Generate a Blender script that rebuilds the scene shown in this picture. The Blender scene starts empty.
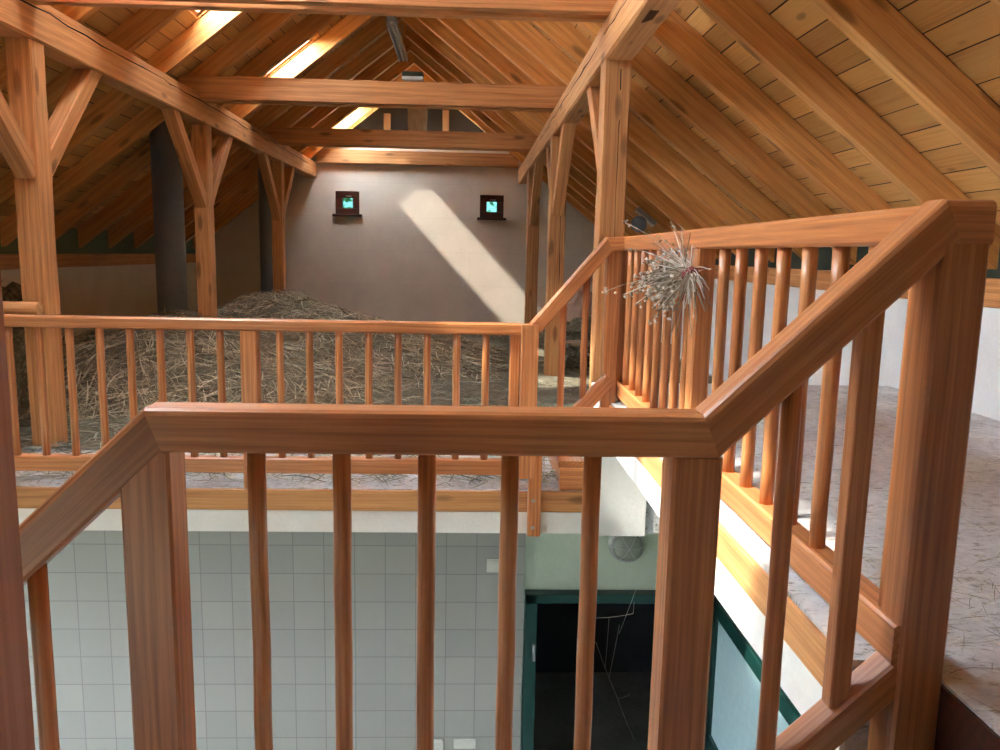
import bpy, bmesh, math, random
from mathutils import Vector, Matrix
random.seed(7)
SC = bpy.context.scene
COL = SC.collection
WM = {}

# ------------------------------------------------------------------ helpers
def link(o, W, parent=None):
    COL.objects.link(o)
    WM[o.name] = W
    if parent is not None:
        o.parent = parent
        o.matrix_basis = WM[parent.name].inverted() @ W
    else:
        o.matrix_basis = W
    return o

def tag(o, label=None, cat=None, group=None, kind=None):
    if label: o['label'] = label
    if cat: o['category'] = cat
    if group: o['group'] = group
    if kind: o['kind'] = kind
    return o

def empty(name, loc, label, cat, group=None, kind=None):
    o = bpy.data.objects.new(name, None)
    o.empty_display_size = .1
    link(o, Matrix.Translation(Vector(loc)))
    return tag(o, label, cat, group, kind)

def from_bm(name, bm, mat, W=None, parent=None, smooth=False):
    bmesh.ops.recalc_face_normals(bm, faces=bm.faces)
    me = bpy.data.meshes.new(name)
    bm.to_mesh(me); bm.free()
    if smooth:
        me.polygons.foreach_set('use_smooth', [True] * len(me.polygons))
    me.materials.append(mat)
    return link(bpy.data.objects.new(name, me), W or Matrix.Identity(4), parent)

def from_py(name, vs, fs, mat, W=None, parent=None, smooth=False):
    me = bpy.data.meshes.new(name)
    me.from_pydata(vs, [], fs); me.update()
    if smooth:
        me.polygons.foreach_set('use_smooth', [True] * len(me.polygons))
    me.materials.append(mat)
    return link(bpy.data.objects.new(name, me), W or Matrix.Identity(4), parent)

def frame(p0, p1, up=(0, 0, 1)):
    p0, p1 = Vector(p0), Vector(p1)
    x = (p1 - p0).normalized()
    u = Vector(up)
    if abs(x.dot(u.normalized())) > .98: u = Vector((0, 1, 0))
    y = u.cross(x).normalized()
    z = x.cross(y)
    M = Matrix((x, y, z)).transposed().to_4x4()
    M.translation = (p0 + p1) / 2
    return M, (p1 - p0).length

def bar(name, p0, p1, w, h, mat, parent=None, up=(0, 0, 1), ch=.006, s0=0, s1=0, wob=0.0, seg=1):
    """squared timber from p0 to p1 (centre line); local x runs along the grain"""
    M, L = frame(p0, p1, up)
    bm = bmesh.new()
    n = max(1, seg)
    rings = []
    rnd = random.Random(hash((round(p0[0], 3), round(p0[1], 3), round(p1[2], 3))) & 0xffff)
    for i in range(n + 1):
        x = -L / 2 + L * i / n
        c = ch
        prof = [(-w/2 + c, -h/2), (w/2 - c, -h/2), (w/2, -h/2 + c), (w/2, h/2 - c), (w/2 - c, h/2), (-w/2 + c, h/2), (-w/2, h/2 - c), (-w/2, -h/2 + c)]
        ring = []
        for (yy, zz) in prof:
            xx = x
            if i == 0: xx += s0 * zz
            if i == n: xx += s1 * zz
            j = wob if 0 < i < n else 0
            ring.append(bm.verts.new((xx, yy + rnd.uniform(-j, j), zz + rnd.uniform(-j, j))))
        rings.append(ring)
    for a, b in zip(rings, rings[1:]):
        for k in range(8):
            bm.faces.new((a[k], a[(k+1) % 8], b[(k+1) % 8], b[k]))
    bm.faces.new(list(reversed(rings[0]))); bm.faces.new(rings[-1])
    return from_bm(name, bm, mat, M, parent)

def rod(name, p0, p1, r, mat, parent=None, n=14, wob=0.0, r1=None):
    M, L = frame(p0, p1)
    r1 = r if r1 is None else r1
    vs, fs = [], []
    S = 6 if wob else 1
    rnd = random.Random(int(abs(p0[0] * 917 + p0[1] * 331) * 100))
    for i in range(S + 1):
        t = i / S
        rr = r + (r1 - r) * t
        oy, oz = (rnd.uniform(-wob, wob), rnd.uniform(-wob, wob)) if 0 < i < S else (0, 0)
        for k in range(n):
            a = 2 * math.pi * k / n
            vs.append((-L/2 + L*t, oy + rr * math.cos(a), oz + rr * math.sin(a)))
    for i in range(S):
        for k in range(n):
            fs.append((i*n + k, i*n + (k+1) % n, (i+1)*n + (k+1) % n, (i+1)*n + k))
    nside = len(fs)
    fs.append(tuple(range(n - 1, -1, -1))); fs.append(tuple(range(S*n, S*n + n)))
    o = from_py(name, vs, fs, mat, M, parent)
    for i, p in enumerate(o.data.polygons): p.use_smooth = i < nside
    return o

def box(name, x0, x1, y0, y1, z0, z1, mat, parent=None, ch=0.0):
    c = Vector(((x0+x1)/2, (y0+y1)/2, (z0+z1)/2))
    bm = bmesh.new()
    bmesh.ops.create_cube(bm, size=1)
    for v in bm.verts: v.co = Vector((v.co.x*(x1-x0), v.co.y*(y1-y0), v.co.z*(z1-z0)))
    if ch: bmesh.ops.bevel(bm, geom=list(bm.edges), offset=ch, segments=2, affect='EDGES')
    return from_bm(name, bm, mat, Matrix.Translation(c), parent)

def sweep_plan(name, pts, y0, y1, h, mat, parent, ch=.012):
    """mitred rail: pts = top edge line in XZ; every leg of it is a mesh of its own"""
    P = [Vector((p[0], p[1])) for p in pts]
    dirs = [(b - a).normalized() for a, b in zip(P, P[1:])]
    nor = [Vector((-d.y, d.x)) for d in dirs]
    mit = []
    for i in range(len(P)):
        if i == 0: m = nor[0].copy()
        elif i == len(P) - 1: m = nor[-1].copy()
        else:
            m = (nor[i-1] + nor[i]).normalized(); m /= m.dot(nor[i])
        mit.append(m)
    w = y1 - y0
    c = ch
    prof = [(0, -h + c*.5), (c*.5, -h), (w - c*.5, -h), (w, -h + c*.5), (w, -c), (w - c*.35, -c*.35), (w - c, 0), (c, 0), (c*.35, -c*.35), (0, -c)]
    out = []
    for i, d in enumerate(dirs):
        A, B = P[i], P[i+1]
        M, L = frame((A.x, (y0+y1)/2, A.y), (B.x, (y0+y1)/2, B.y))
        Mi = M.inverted()
        vs = []
        for Q, m in ((A, mit[i]), (B, mit[i+1])):
            for (yy, n) in prof:
                q = Q + m * n
                vs.append(Mi @ Vector((q.x, y0 + yy, q.y)))
        n = len(prof)
        bm = bmesh.new()
        V = [bm.verts.new(v) for v in vs]
        for k in range(n): bm.faces.new((V[k], V[(k+1) % n], V[n + (k+1) % n], V[n + k]))
        bm.faces.new(V[:n]); bm.faces.new(V[n:])
        out.append(from_bm(name, bm, mat, M, parent))
    return out

def holed_wall(name, x0, x1, z0, z1, y0, y1, holes, mat, axis='Y', clip=None):
    """slab in XZ (axis Y) or YZ (axis X) with rectangular holes; thickness y0..y1"""
    xs = sorted({x0, x1, *[h[0] for h in holes], *[h[1] for h in holes]})
    zs = sorted({z0, z1, *[h[2] for h in holes], *[h[3] for h in holes]})
    nx, nz = len(xs), len(zs)
    solid = lambda i, j: 0 <= i < nx-1 and 0 <= j < nz-1 and not any(h[0] < (xs[i]+xs[i+1])/2 < h[1] and h[2] < (zs[j]+zs[j+1])/2 < h[3] for h in holes)
    bm = bmesh.new()
    cache = {}
    def V(i, j, s):
        k = (i, j, s)
        if k not in cache:
            y = (y0, y1)[s]
            cache[k] = bm.verts.new((xs[i], y, zs[j]) if axis == 'Y' else (y, xs[i], zs[j]))
        return cache[k]
    for i in range(nx-1):
        for j in range(nz-1):
            if not solid(i, j): continue
            bm.faces.new((V(i,j,0), V(i+1,j,0), V(i+1,j+1,0), V(i,j+1,0)))
            bm.faces.new((V(i,j,1), V(i,j+1,1), V(i+1,j+1,1), V(i+1,j,1)))
            for di, dj, a, b in ((-1,0,(i,j),(i,j+1)), (1,0,(i+1,j),(i+1,j+1)), (0,-1,(i,j),(i+1,j)), (0,1,(i,j+1),(i+1,j+1))):
                if not solid(i+di, j+dj):
                    bm.faces.new((V(*a,0), V(*b,0), V(*b,1), V(*a,1)))
    if clip:
        for co, no in clip:
            g = list(bm.verts) + list(bm.edges) + list(bm.faces)
            r = bmesh.ops.bisect_plane(bm, geom=g, plane_co=co, plane_no=no, clear_outer=True)
            ed = [e for e in r['geom_cut'] if isinstance(e, bmesh.types.BMEdge)]
            bmesh.ops.holes_fill(bm, edges=ed, sides=0)
    return tag(from_bm(name, bm, mat), kind='structure')

# ------------------------------------------------------------------ materials
def srgb(r, g, b):
    f = lambda c: (c/255/12.92) if c/255 <= .04045 else ((c/255 + .055)/1.055)**2.4
    return (f(r), f(g), f(b), 1)

class NT:
    def __init__(s, name):
        s.m = bpy.data.materials.new(name); s.m.use_nodes = True
        s.t = s.m.node_tree; s.t.nodes.clear()
        s.out = s.n('ShaderNodeOutputMaterial')
    def n(s, kind, **kw):
        nd = s.t.nodes.new(kind)
        for k, v in kw.items():
            if k in nd.inputs: nd.inputs[k].default_value = v
            else: setattr(nd, k, v)
        return nd
    def l(s, a, b): s.t.links.new(a, b)
    def ramp(s, fac, stops):
        r = s.n('ShaderNodeValToRGB')
        el = r.color_ramp.elements
        while len(el) < len(stops): el.new(.5)
        for e, (p, c) in zip(el, stops): e.position = p; e.color = c
        s.l(fac, r.inputs[0]); return r.outputs[0]
    def math(s, op, a, b=None):
        nd = s.n('ShaderNodeMath', operation=op)
        for i, v in enumerate((a, b)):
            if v is None: continue
            if isinstance(v, (int, float)): nd.inputs[i].default_value = v
            else: s.l(v, nd.inputs[i])
        return nd.outputs[0]
    def mix(s, fac, a, b, mode='MIX'):
        nd = s.n('ShaderNodeMix', data_type='RGBA', blend_type=mode)
        for sock, v in ((nd.inputs[0], fac), (nd.inputs[6], a), (nd.inputs[7], b)):
            if isinstance(v, (int, float, tuple)): sock.default_value = v
            else: s.l(v, sock)
        return nd.outputs[2]
    def vec(s, scale=(1,1,1), rnd=True, coord='Object'):
        tc = s.n('ShaderNodeTexCoord')
        mp = s.n('ShaderNodeMapping'); mp.inputs['Scale'].default_value = scale
        s.l(tc.outputs[coord], mp.inputs[0])
        if rnd:
            oi = s.n('ShaderNodeObjectInfo')
            k = s.math('MULTIPLY', oi.outputs['Random'], 37.0)
            s.l(k, mp.inputs['Location'])
        return mp.outputs[0]
    def noise(s, v, scale, detail=4, rough=.6):
        nd = s.n('ShaderNodeTexNoise'); nd.inputs['Scale'].default_value = scale
        nd.inputs['Detail'].default_value = detail; nd.inputs['Roughness'].default_value = rough
        s.l(v, nd.inputs['Vector']); return nd.outputs['Fac']
    def bsdf(s, color, rough=.6, bump=None, bs=.3, bd=.01, spec=.5):
        b = s.n('ShaderNodeBsdfPrincipled')
        if isinstance(color, tuple): b.inputs['Base Color'].default_value = color
        else: s.l(color, b.inputs['Base Color'])
        if isinstance(rough, float): b.inputs['Roughness'].default_value = rough
        else: s.l(rough, b.inputs['Roughness'])
        b.inputs['Specular IOR Level'].default_value = spec
        if bump is not None:
            bp = s.n('ShaderNodeBump'); bp.inputs['Strength'].default_value = bs; bp.inputs['Distance'].default_value = bd
            s.l(bump, bp.inputs['Height']); s.l(bp.outputs[0], b.inputs['Normal'])
        s.l(b.outputs[0], s.out.inputs[0]); return b

def wood(name, light, mid, dark, rough=.5, knots=True, ringscale=9, spec=.4, boards=None):
    t = NT(name)
    v = t.vec((.55, 1, 1))
    warp = t.noise(t.vec((.9, 3, 3)), 1.0, 2)
    wv = t.n('ShaderNodeTexWave', wave_type='RINGS', rings_direction='X', wave_profile='SIN')
    wv.inputs['Scale'].default_value = ringscale
    wv.inputs['Distortion'].default_value = 5.5
    wv.inputs['Detail'].default_value = 3
    wv.inputs['Detail Scale'].default_value = 1.2
    t.l(t.vec((.10, 1.3, 1.0)), wv.inputs['Vector'])
    fib = t.noise(t.vec((2.2, 110, 110)), 1.0, 3)
    big = t.noise(t.vec((.7, 4, 4)), 1.0, 3)
    f = t.math('ADD', t.math('MULTIPLY', wv.outputs['Fac'], .10), t.math('ADD', t.math('MULTIPLY', fib, .62), t.math('MULTIPLY', big, .45)))
    c = t.ramp(f, [(.34, dark), (.58, mid), (.80, light)])
    oi = t.n('ShaderNodeObjectInfo')
    tone = t.ramp(oi.outputs['Random'], [(0, (.80, .77, .74, 1)), (.5, (1, 1, 1, 1)), (1, (1.0, .93, .86, 1))])
    c = t.mix(1.0, c, tone, 'MULTIPLY')
    if knots:
        vo = t.n('ShaderNodeTexVoronoi'); vo.inputs['Scale'].default_value = 1.0
        t.l(t.vec((1.9, 6.5, 6.5)), vo.inputs['Vector'])
        k = t.ramp(vo.outputs['Distance'], [(.0, (1, 1, 1, 1)), (.13, (.75, .75, .75, 1)), (.21, (0, 0, 0, 1))])
        sep = t.n('ShaderNodeSeparateColor'); t.l(vo.outputs['Color'], sep.inputs[0])
        gate = t.math('GREATER_THAN', sep.outputs[0], .3)
        kk = t.math('MULTIPLY', t.math('MULTIPLY', k, gate), .75)
        c = t.mix(kk, c, tuple(x*.35 for x in dark[:3]) + (1,))
    t.bsdf(c, rough, fib, .25, .004, spec)
    return t.m

W_RAIL = wood('honey_varnished_wood', srgb(218, 151, 97), srgb(190, 122, 74), srgb(144, 85, 50), .34, False, 14, .5)
W_BEAM = wood('aged_beam_wood', srgb(226, 172, 114), srgb(206, 146, 92), srgb(160, 104, 62), .6, True, 7)
W_RAFT = wood('rafter_wood', srgb(238, 182, 110), srgb(222, 158, 88), srgb(176, 114, 58), .55, True, 6)
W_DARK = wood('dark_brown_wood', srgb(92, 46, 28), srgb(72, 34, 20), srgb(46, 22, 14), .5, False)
W_GREY = wood('weathered_board_wood', srgb(190, 165, 138), srgb(158, 130, 104), srgb(112, 88, 66), .7, True)

def boards_mat(name, light, mid, dark, width, length):
    t = NT(name)
    tc = t.n('ShaderNodeTexCoord')
    br = t.n('ShaderNodeTexBrick')
    br.inputs['Scale'].default_value = 1; br.inputs['Brick Width'].default_value = length
    br.inputs['Row Height'].default_value = width; br.inputs['Mortar Size'].default_value = .0035
    br.inputs['Mortar Smooth'].default_value = .1; br.inputs['Bias'].default_value = 0
    br.inputs['Color1'].default_value = (1, 1, 1, 1); br.inputs['Color2'].default_value = (.62, .58, .55, 1)
    br.inputs['Mortar'].default_value = (.03, .02, .01, 1)
    wp = t.noise(t.vec((1.2, .2, 0), False), 1.0, 1)      # boards of unequal width
    off = t.n('ShaderNodeCombineXYZ'); t.l(t.math('MULTIPLY', t.math('SUBTRACT', t.noise(t.vec((0, 2.4, 0), False), 1.0, 2), .5), .16), off.inputs[1])
    add = t.n('ShaderNodeVectorMath', operation='ADD')
    t.l(tc.outputs['Object'], add.inputs[0]); t.l(off.outputs[0], add.inputs[1])
    t.l(add.outputs[0], br.inputs['Vector'])
    fib = t.noise(t.vec((1.5, 70, 70), False), 1.0, 3)
    big = t.noise(t.vec((.8, 5, 5), False), 1.0, 3)
    f = t.math('ADD', t.math('MULTIPLY', fib, .55), t.math('MULTIPLY', big, .5))
    c = t.ramp(f, [(.3, dark), (.52, mid), (.8, light)])
    vo = t.n('ShaderNodeTexVoronoi'); vo.inputs['Scale'].default_value = 1.0
    t.l(t.vec((2.2, 6, 1), False), vo.inputs['Vector'])
    k = t.ramp(vo.outputs['Distance'], [(.0, (1, 1, 1, 1)), (.10, (.8, .8, .8, 1)), (.15, (0, 0, 0, 1))])
    sep = t.n('ShaderNodeSeparateColor'); t.l(vo.outputs['Color'], sep.inputs[0])
    c = t.mix(t.math('MULTIPLY', t.math('MULTIPLY', k, t.math('GREATER_THAN', sep.outputs[0], .5)), .6), c, tuple(x*.4 for x in dark[:3]) + (1,))
    c = t.mix(1.0, c, br.outputs['Color'], 'MULTIPLY')
    t.bsdf(c, .6, br.outputs['Fac'], .5, -.006, .3)
    return t.m
ROOF_BOARDS = boards_mat('roof_boards', srgb(246, 196, 122), srgb(236, 178, 104), srgb(198, 138, 76), .165, 3.7)

def plaster(name, a, b, scale=2.5, rough=.85, bump=.25, seams=None):
    t = NT(name)
    v = t.vec((1, 1, 1), False)
    c = t.ramp(t.math('ADD', t.math('MULTIPLY', t.noise(v, scale, 6), .7), t.math('MULTIPLY', t.noise(v, 55, 3), .3)), [(.3, a), (.72, b)])
    if seams:
        br = t.n('ShaderNodeTexBrick'); br.inputs['Scale'].default_value = 1
        br.inputs['Brick Width'].default_value = seams[0]; br.inputs['Row Height'].default_value = seams[1]
        br.inputs['Mortar Size'].default_value = .008; br.inputs['Mortar Smooth'].default_value = 1.0
        br.inputs['Color1'].default_value = br.inputs['Color2'].default_value = (1, 1, 1, 1); br.inputs['Mortar'].default_value = (.9, .89, .88, 1)
        tc = t.n('ShaderNodeTexCoord'); sp = t.n('ShaderNodeSeparateXYZ'); cb = t.n('ShaderNodeCombineXYZ')
        t.l(tc.outputs['Object'], sp.inputs[0]); t.l(sp.outputs[0], cb.inputs[0]); t.l(sp.outputs[2], cb.inputs[1])
        t.l(cb.outputs[0], br.inputs['Vector'])
        c = t.mix(1.0, c, br.outputs['Color'], 'MULTIPLY')
    t.bsdf(c, rough, t.noise(v, 40, 4), bump, .01, .3)
    return t.m
PLASTER = plaster('white_lime_plaster', srgb(218, 205, 189), srgb(236, 224, 208), seams=(4.2, .62))
SLABWHITE = plaster('white_painted_slab', srgb(232, 230, 224), srgb(246, 245, 240), 4)
KNEE = plaster('pale_grey_plaster', srgb(226, 227, 226), srgb(240, 241, 240), 3)
GREENWALL = plaster('pale_green_plaster', srgb(196, 206, 186), srgb(212, 220, 200), 3)
CHIM = plaster('rough_ochre_render', srgb(190, 172, 136), srgb(236, 222, 186), 9, .9, .8)
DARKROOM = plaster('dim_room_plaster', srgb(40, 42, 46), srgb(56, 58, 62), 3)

def concrete(name, a, b, speck, spk=.62):
    t = NT(name)
    v = t.vec((1, 1, 1), False)
    c = t.ramp(t.math('ADD', t.math('MULTIPLY', t.noise(v, 3, 6), .6), t.math('MULTIPLY', t.noise(v, 30, 5, .7), .4)), [(.36, a), (.64, b)])
    s = t.ramp(t.noise(t.vec((22, 60, 40), False), 1.0, 5, .75), [(spk - .08, (0, 0, 0, 1)), (spk + .04, (1, 1, 1, 1))])
    c = t.mix(s, c, speck)
    t.bsdf(c, .85, t.noise(v, 60, 5, .7), .5, .01, .3)
    return t.m
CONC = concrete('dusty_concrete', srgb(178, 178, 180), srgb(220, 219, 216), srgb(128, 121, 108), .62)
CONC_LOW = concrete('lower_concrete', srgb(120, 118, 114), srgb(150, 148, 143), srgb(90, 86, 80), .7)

TILE_C = ((-7 + .437)/2, (-4.42 - 1.60)/2); TILE_O = (-1.9216, -2.9865)   # wall centre, one grout crossing
def tile_mat():
    t = NT('glazed_white_tile')
    tc = t.n('ShaderNodeTexCoord'); sp = t.n('ShaderNodeSeparateXYZ'); cb = t.n('ShaderNodeCombineXYZ')
    of = t.n('ShaderNodeVectorMath', operation='ADD'); of.inputs[1].default_value = (TILE_C[0] - TILE_O[0] + 22.25, 0, TILE_C[1] - TILE_O[1] + 21.65)
    t.l(tc.outputs['Object'], of.inputs[0]); t.l(of.outputs[0], sp.inputs[0]); t.l(sp.outputs[0], cb.inputs[0]); t.l(sp.outputs[2], cb.inputs[1])
    br = t.n('ShaderNodeTexBrick'); br.offset = 0; br.inputs['Scale'].default_value = 1
    br.inputs['Brick Width'].default_value = .2225; br.inputs['Row Height'].default_value = .2165
    br.inputs['Mortar Size'].default_value = .0035; br.inputs['Mortar Smooth'].default_value = .2
    br.inputs['Color1'].default_value = srgb(176, 174, 165); br.inputs['Color2'].default_value = srgb(168, 167, 160)
    br.inputs['Mortar'].default_value = srgb(146, 145, 140)
    t.l(cb.outputs[0], br.inputs['Vector'])
    t.bsdf(br.outputs['Color'], .22, br.outputs['Fac'], .4, -.003, .5)
    return t.m
TILE = tile_mat()

def flat(name, col, rough=.5, metal=0.0, spec=.5):
    t = NT(name)
    v = t.vec((1, 1, 1), False)
    n = t.noise(v, 18, 3)
    c = t.ramp(n, [(.3, tuple(x*.88 for x in col[:3]) + (1,)), (.7, col)])
    b = t.bsdf(c, rough, spec=spec); b.inputs['Metallic'].default_value = metal
    return t.m
PIPE = flat('dark_grey_duct', srgb(132, 138, 148), .5, 0)
GREEN = flat('dark_green_paint', srgb(24, 66, 60), .35)
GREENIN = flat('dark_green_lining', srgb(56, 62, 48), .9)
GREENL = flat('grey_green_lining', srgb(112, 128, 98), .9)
PANEL = flat('pale_grey_green_panel', srgb(186, 214, 218), .3)
PLATE = flat('ivory_plastic', srgb(228, 228, 216), .4)
METAL = flat('brushed_steel', srgb(190, 190, 188), .35, .9)
WHITEP = flat('white_paint', srgb(235, 235, 230), .4)
DGREY = flat('dark_grey_metal', srgb(70, 72, 70), .5, .3)
RED = flat('red_ribbon', srgb(128, 42, 44), .7)
SACK = flat('pinkish_paper_sack', srgb(186, 150, 130), .8)
CRACK = flat('dark_crack', srgb(26, 16, 10), .9)
MORT = flat('brown_mortise', srgb(110, 70, 40), .9)
WEB = flat('white_thread', srgb(210, 210, 205), .7)
PLASTIC = flat('pale_plastic_film', srgb(205, 212, 212), .3)
GRASS = flat('meadow_green', srgb(116, 118, 88), .9)
NEWELM = wood('reddish_varnished_wood', srgb(190, 140, 122), srgb(172, 120, 104), srgb(150, 98, 84), .5, False, 12)

def glass_mat(name, tint, refl=.08):
    t = NT(name)
    tr = t.n('ShaderNodeBsdfTransparent'); tr.inputs[0].default_value = tint
    gl = t.n('ShaderNodeBsdfGlossy'); gl.inputs['Roughness'].default_value = .03
    mx = t.n('ShaderNodeMixShader'); mx.inputs[0].default_value = refl
    t.l(tr.outputs[0], mx.inputs[1]); t.l(gl.outputs[0], mx.inputs[2]); t.l(mx.outputs[0], t.out.inputs[0])
    return t.m
GLASS = glass_mat('clear_window_glass', (.96, .98, .98, 1))
GLASST = glass_mat('greenish_window_glass', (.10, .17, .16, 1))  # tint made dark to dim the very bright sky behind the panes
GLOBE = None
def globe_mat():
    t = NT('ribbed_lamp_glass')
    v = t.vec((1, 1, 1), False)
    b = t.bsdf(srgb(196, 200, 186), .25, t.noise(v, 40, 2), .6, .01)
    b.inputs['Transmission Weight'].default_value = .35
    return t.m
GLOBE = globe_mat()

def hay_mat(name, stops):
    t = NT(name)
    g = t.n('ShaderNodeNewGeometry')
    c = t.ramp(g.outputs['Random Per Island'], stops)
    t.bsdf(c, .8, spec=.25)
    return t.m
HAY = hay_mat('dry_hay', [(0, srgb(98, 86, 68)), (.35, srgb(146, 130, 104)), (.75, srgb(182, 166, 136)), (1, srgb(224, 208, 176))])
HAYG = hay_mat('grey_green_hay', [(0, srgb(92, 90, 76)), (.4, srgb(142, 140, 122)), (.8, srgb(180, 176, 154)), (1, srgb(222, 214, 190))])
STRAW = hay_mat('loose_straw', [(0, srgb(96, 82, 60)), (.5, srgb(160, 146, 112)), (1, srgb(214, 202, 170))])
def hayground():
    t = NT('packed_hay')
    v = t.vec((1, 1, 1), False)
    c = t.ramp(t.noise(t.vec((16, 50, 30), False), 1.0, 6, .75), [(.32, srgb(66, 60, 48)), (.52, srgb(126, 118, 98)), (.72, srgb(180, 170, 144))])
    t.bsdf(c, .9, t.noise(v, 35, 5, .8), 1.0, .03, .2)
    return t.m
HAYBASE = hayground()
TWIG = hay_mat('dry_flower_stems', [(0, srgb(120, 104, 84)), (.5, srgb(176, 164, 146)), (1, srgb(226, 220, 212))])
LEAF = hay_mat('tree_leaves', [(0, srgb(60, 110, 60)), (.5, srgb(110, 160, 96)), (1, srgb(170, 205, 140))])

# ------------------------------------------------------------------ dimensions (eye of the camera = origin)
ZL = -1.394       # hay loft floor
ZG = -.86         # raised gallery floor
ZB = -4.42        # lower storey floor
YB = 15.1         # end wall
XW, XE = -4.89, 2.94
XR, ZR, TN = -.976, 3.1, .78
COSA = 1 / math.sqrt(1 + TN*TN)
RD, RW = .185, .095
zr = lambda X: ZR - TN * abs(X - XR)
Y0 = -3.6
ROOF_UP = .19 / COSA

# ------------------------------------------------------------------ shell
clipR = lambda up: [((XR, 0, ZR + up), (TN, 0, 1)), ((XR, 0, ZR + up), (-TN, 0, 1))]
w1 = (-2.48, -2.045, .655, 1.075); w2 = (.172, .61, .645, 1.065)
holed_wall('wall_back', XW - .3, XE + .3, -1.7, 1.98, YB, YB + .32, [w1, w2], PLASTER, clip=clipR(ROOF_UP))
# boarded gable top, set back behind the ledge of the white wall
bm = bmesh.new()
zt = 1.95
xl = XR - (ZR + ROOF_UP - zt) / TN; xr = XR + (ZR + ROOF_UP - zt) / TN
g0 = [bm.verts.new((x - XR, 0, z)) for x, z in ((xl, zt), (xr, zt), (XR, ZR + ROOF_UP))]
g1 = [bm.verts.new((x - XR, .04, z)) for x, z in ((xl, zt), (xr, zt), (XR, ZR + ROOF_UP))]
bm.faces.new(g0); bm.faces.new(g1)
for i in range(3): bm.faces.new((g0[i], g0[(i+1) % 3], g1[(i+1) % 3], g1[i]))
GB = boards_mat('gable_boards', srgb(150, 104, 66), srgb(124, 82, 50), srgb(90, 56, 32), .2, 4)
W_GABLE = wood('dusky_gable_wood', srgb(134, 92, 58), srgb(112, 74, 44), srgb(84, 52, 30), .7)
o = tag(from_bm('wall_gable', bm, GB, Matrix.Translation((XR, YB + .9, 0))), kind='structure')
for X, h in ((-1.62, .7), (-.50, .7)):
    s = bar('gable_stud', (X, YB + .84, 1.95), (X, YB + .84, min(zr(X), 3.0)), .12, .1, W_GABLE)
    tag(s, 'upright stud on the dark boarded gable, ' + ('left' if X < -1 else 'right') + ' of the pale chimney', 'stud')

holed_wall('wall_right', Y0, YB, -1.7, -.245, XE, XE + .25, [], KNEE, axis='X')
holed_wall('wall_left', Y0, YB, -1.7, -.275, XW - .25, XW, [], PLASTER, axis='X')
# wall plates and the dark green lining above them
tag(bar('trim_1', (XE + .06, Y0, -.165), (XE + .06, YB, -.165), .16, .16, W_BEAM, ch=.008), kind='structure')
tag(bar('trim_2', (XW - .06, Y0, -.19), (XW - .06, YB, -.19), .16, .16, W_BEAM, ch=.008), kind='structure')
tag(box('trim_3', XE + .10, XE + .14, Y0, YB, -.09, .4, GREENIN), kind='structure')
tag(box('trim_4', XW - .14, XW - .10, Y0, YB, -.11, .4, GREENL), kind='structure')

# loft floor slab with white front edge
tag(box('floor', XW - .2, XE + .2, 4.615, YB + .1, -1.660, ZL, CONC), kind='structure')
tag(box('trim_5', XW, 1.08, 4.605, 4.618, -1.660, -1.525, SLABWHITE), kind='structure')
tag(bar('trim_6', (XW, 4.607, -1.463), (.72, 4.607, -1.463), .016, .128, W_BEAM, ch=.005, wob=.001, seg=12), kind='structure')
# raised gallery slab
bm = bmesh.new()
pl_ = [(.847, 1.60), (.995, 1.60), (.995, Y0), (XE + .2, Y0), (XE + .2, 5.4), (.847, 5.4)]
lo = [bm.verts.new((x, y, -1.112)) for x, y in pl_]; hi = [bm.verts.new((x, y, ZG)) for x, y in pl_]
bm.faces.new(lo); bm.faces.new(hi)
for i in range(6): bm.faces.new((lo[i], lo[(i+1) % 6], hi[(i+1) % 6], hi[i]))
tag(from_bm('floor', bm, CONC), kind='structure')
tag(box('trim_7', .834, .846, 1.60, 4.62, -1.113, -.982, SLABWHITE), kind='structure')
tag(bar('trim_8', (.838, 1.60, -.925), (.838, 4.60, -.925), .016, .114, W_BEAM, ch=.004), kind='structure')
tag(box('wall_step', .70, 1.08, 4.60, 5.38, -1.672, -1.113, SLABWHITE), kind='structure')
tag(box('wall_platform', 1.08, XE, 5.30, 5.40, -1.60, -1.0, KNEE), kind='structure')
# near landing on which the picture was taken, and the wall of the stair
tag(box('floor', -.72, .86, -1.6, 1.46, -1.50, -1.315, CONC), kind='structure')

tag(box('trim_shade', .986, .994, Y0, 1.60, -1.112, -.866, W_DARK), kind='structure')  # dark board stands in for the shade on the slab's side face

# steps from the loft up to the gallery
for i, (x0, z1) in enumerate(((.555, ZL + .178), (.70, ZL + .356))):
    t = empty('stair_step', (x0, 5.0, ZL), ('lower' if i == 0 else 'upper') + ' wooden step up to the gallery behind the short sloping railing', 'step')
    z0 = ZL if i == 0 else ZL + .178
    bar('riser', (x0 + .02, 4.64, (z0+z1)/2 - .02), (x0 + .02, 5.36, (z0+z1)/2 - .02), .035, z1 - z0 - .04, W_RAIL, t)
    bar('tread', (x0 + .09, 4.62, z1 - .02), (x0 + .09, 5.38, z1 - .02), .20, .04, W_RAIL, t)
    bar('stringer', (x0 + .0, 4.63, (z0+z1)/2 - .02), (x0 + .15, 4.63, (z0+z1)/2 - .02), .05, z1 - z0 - .04, W_RAIL, t)

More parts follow.
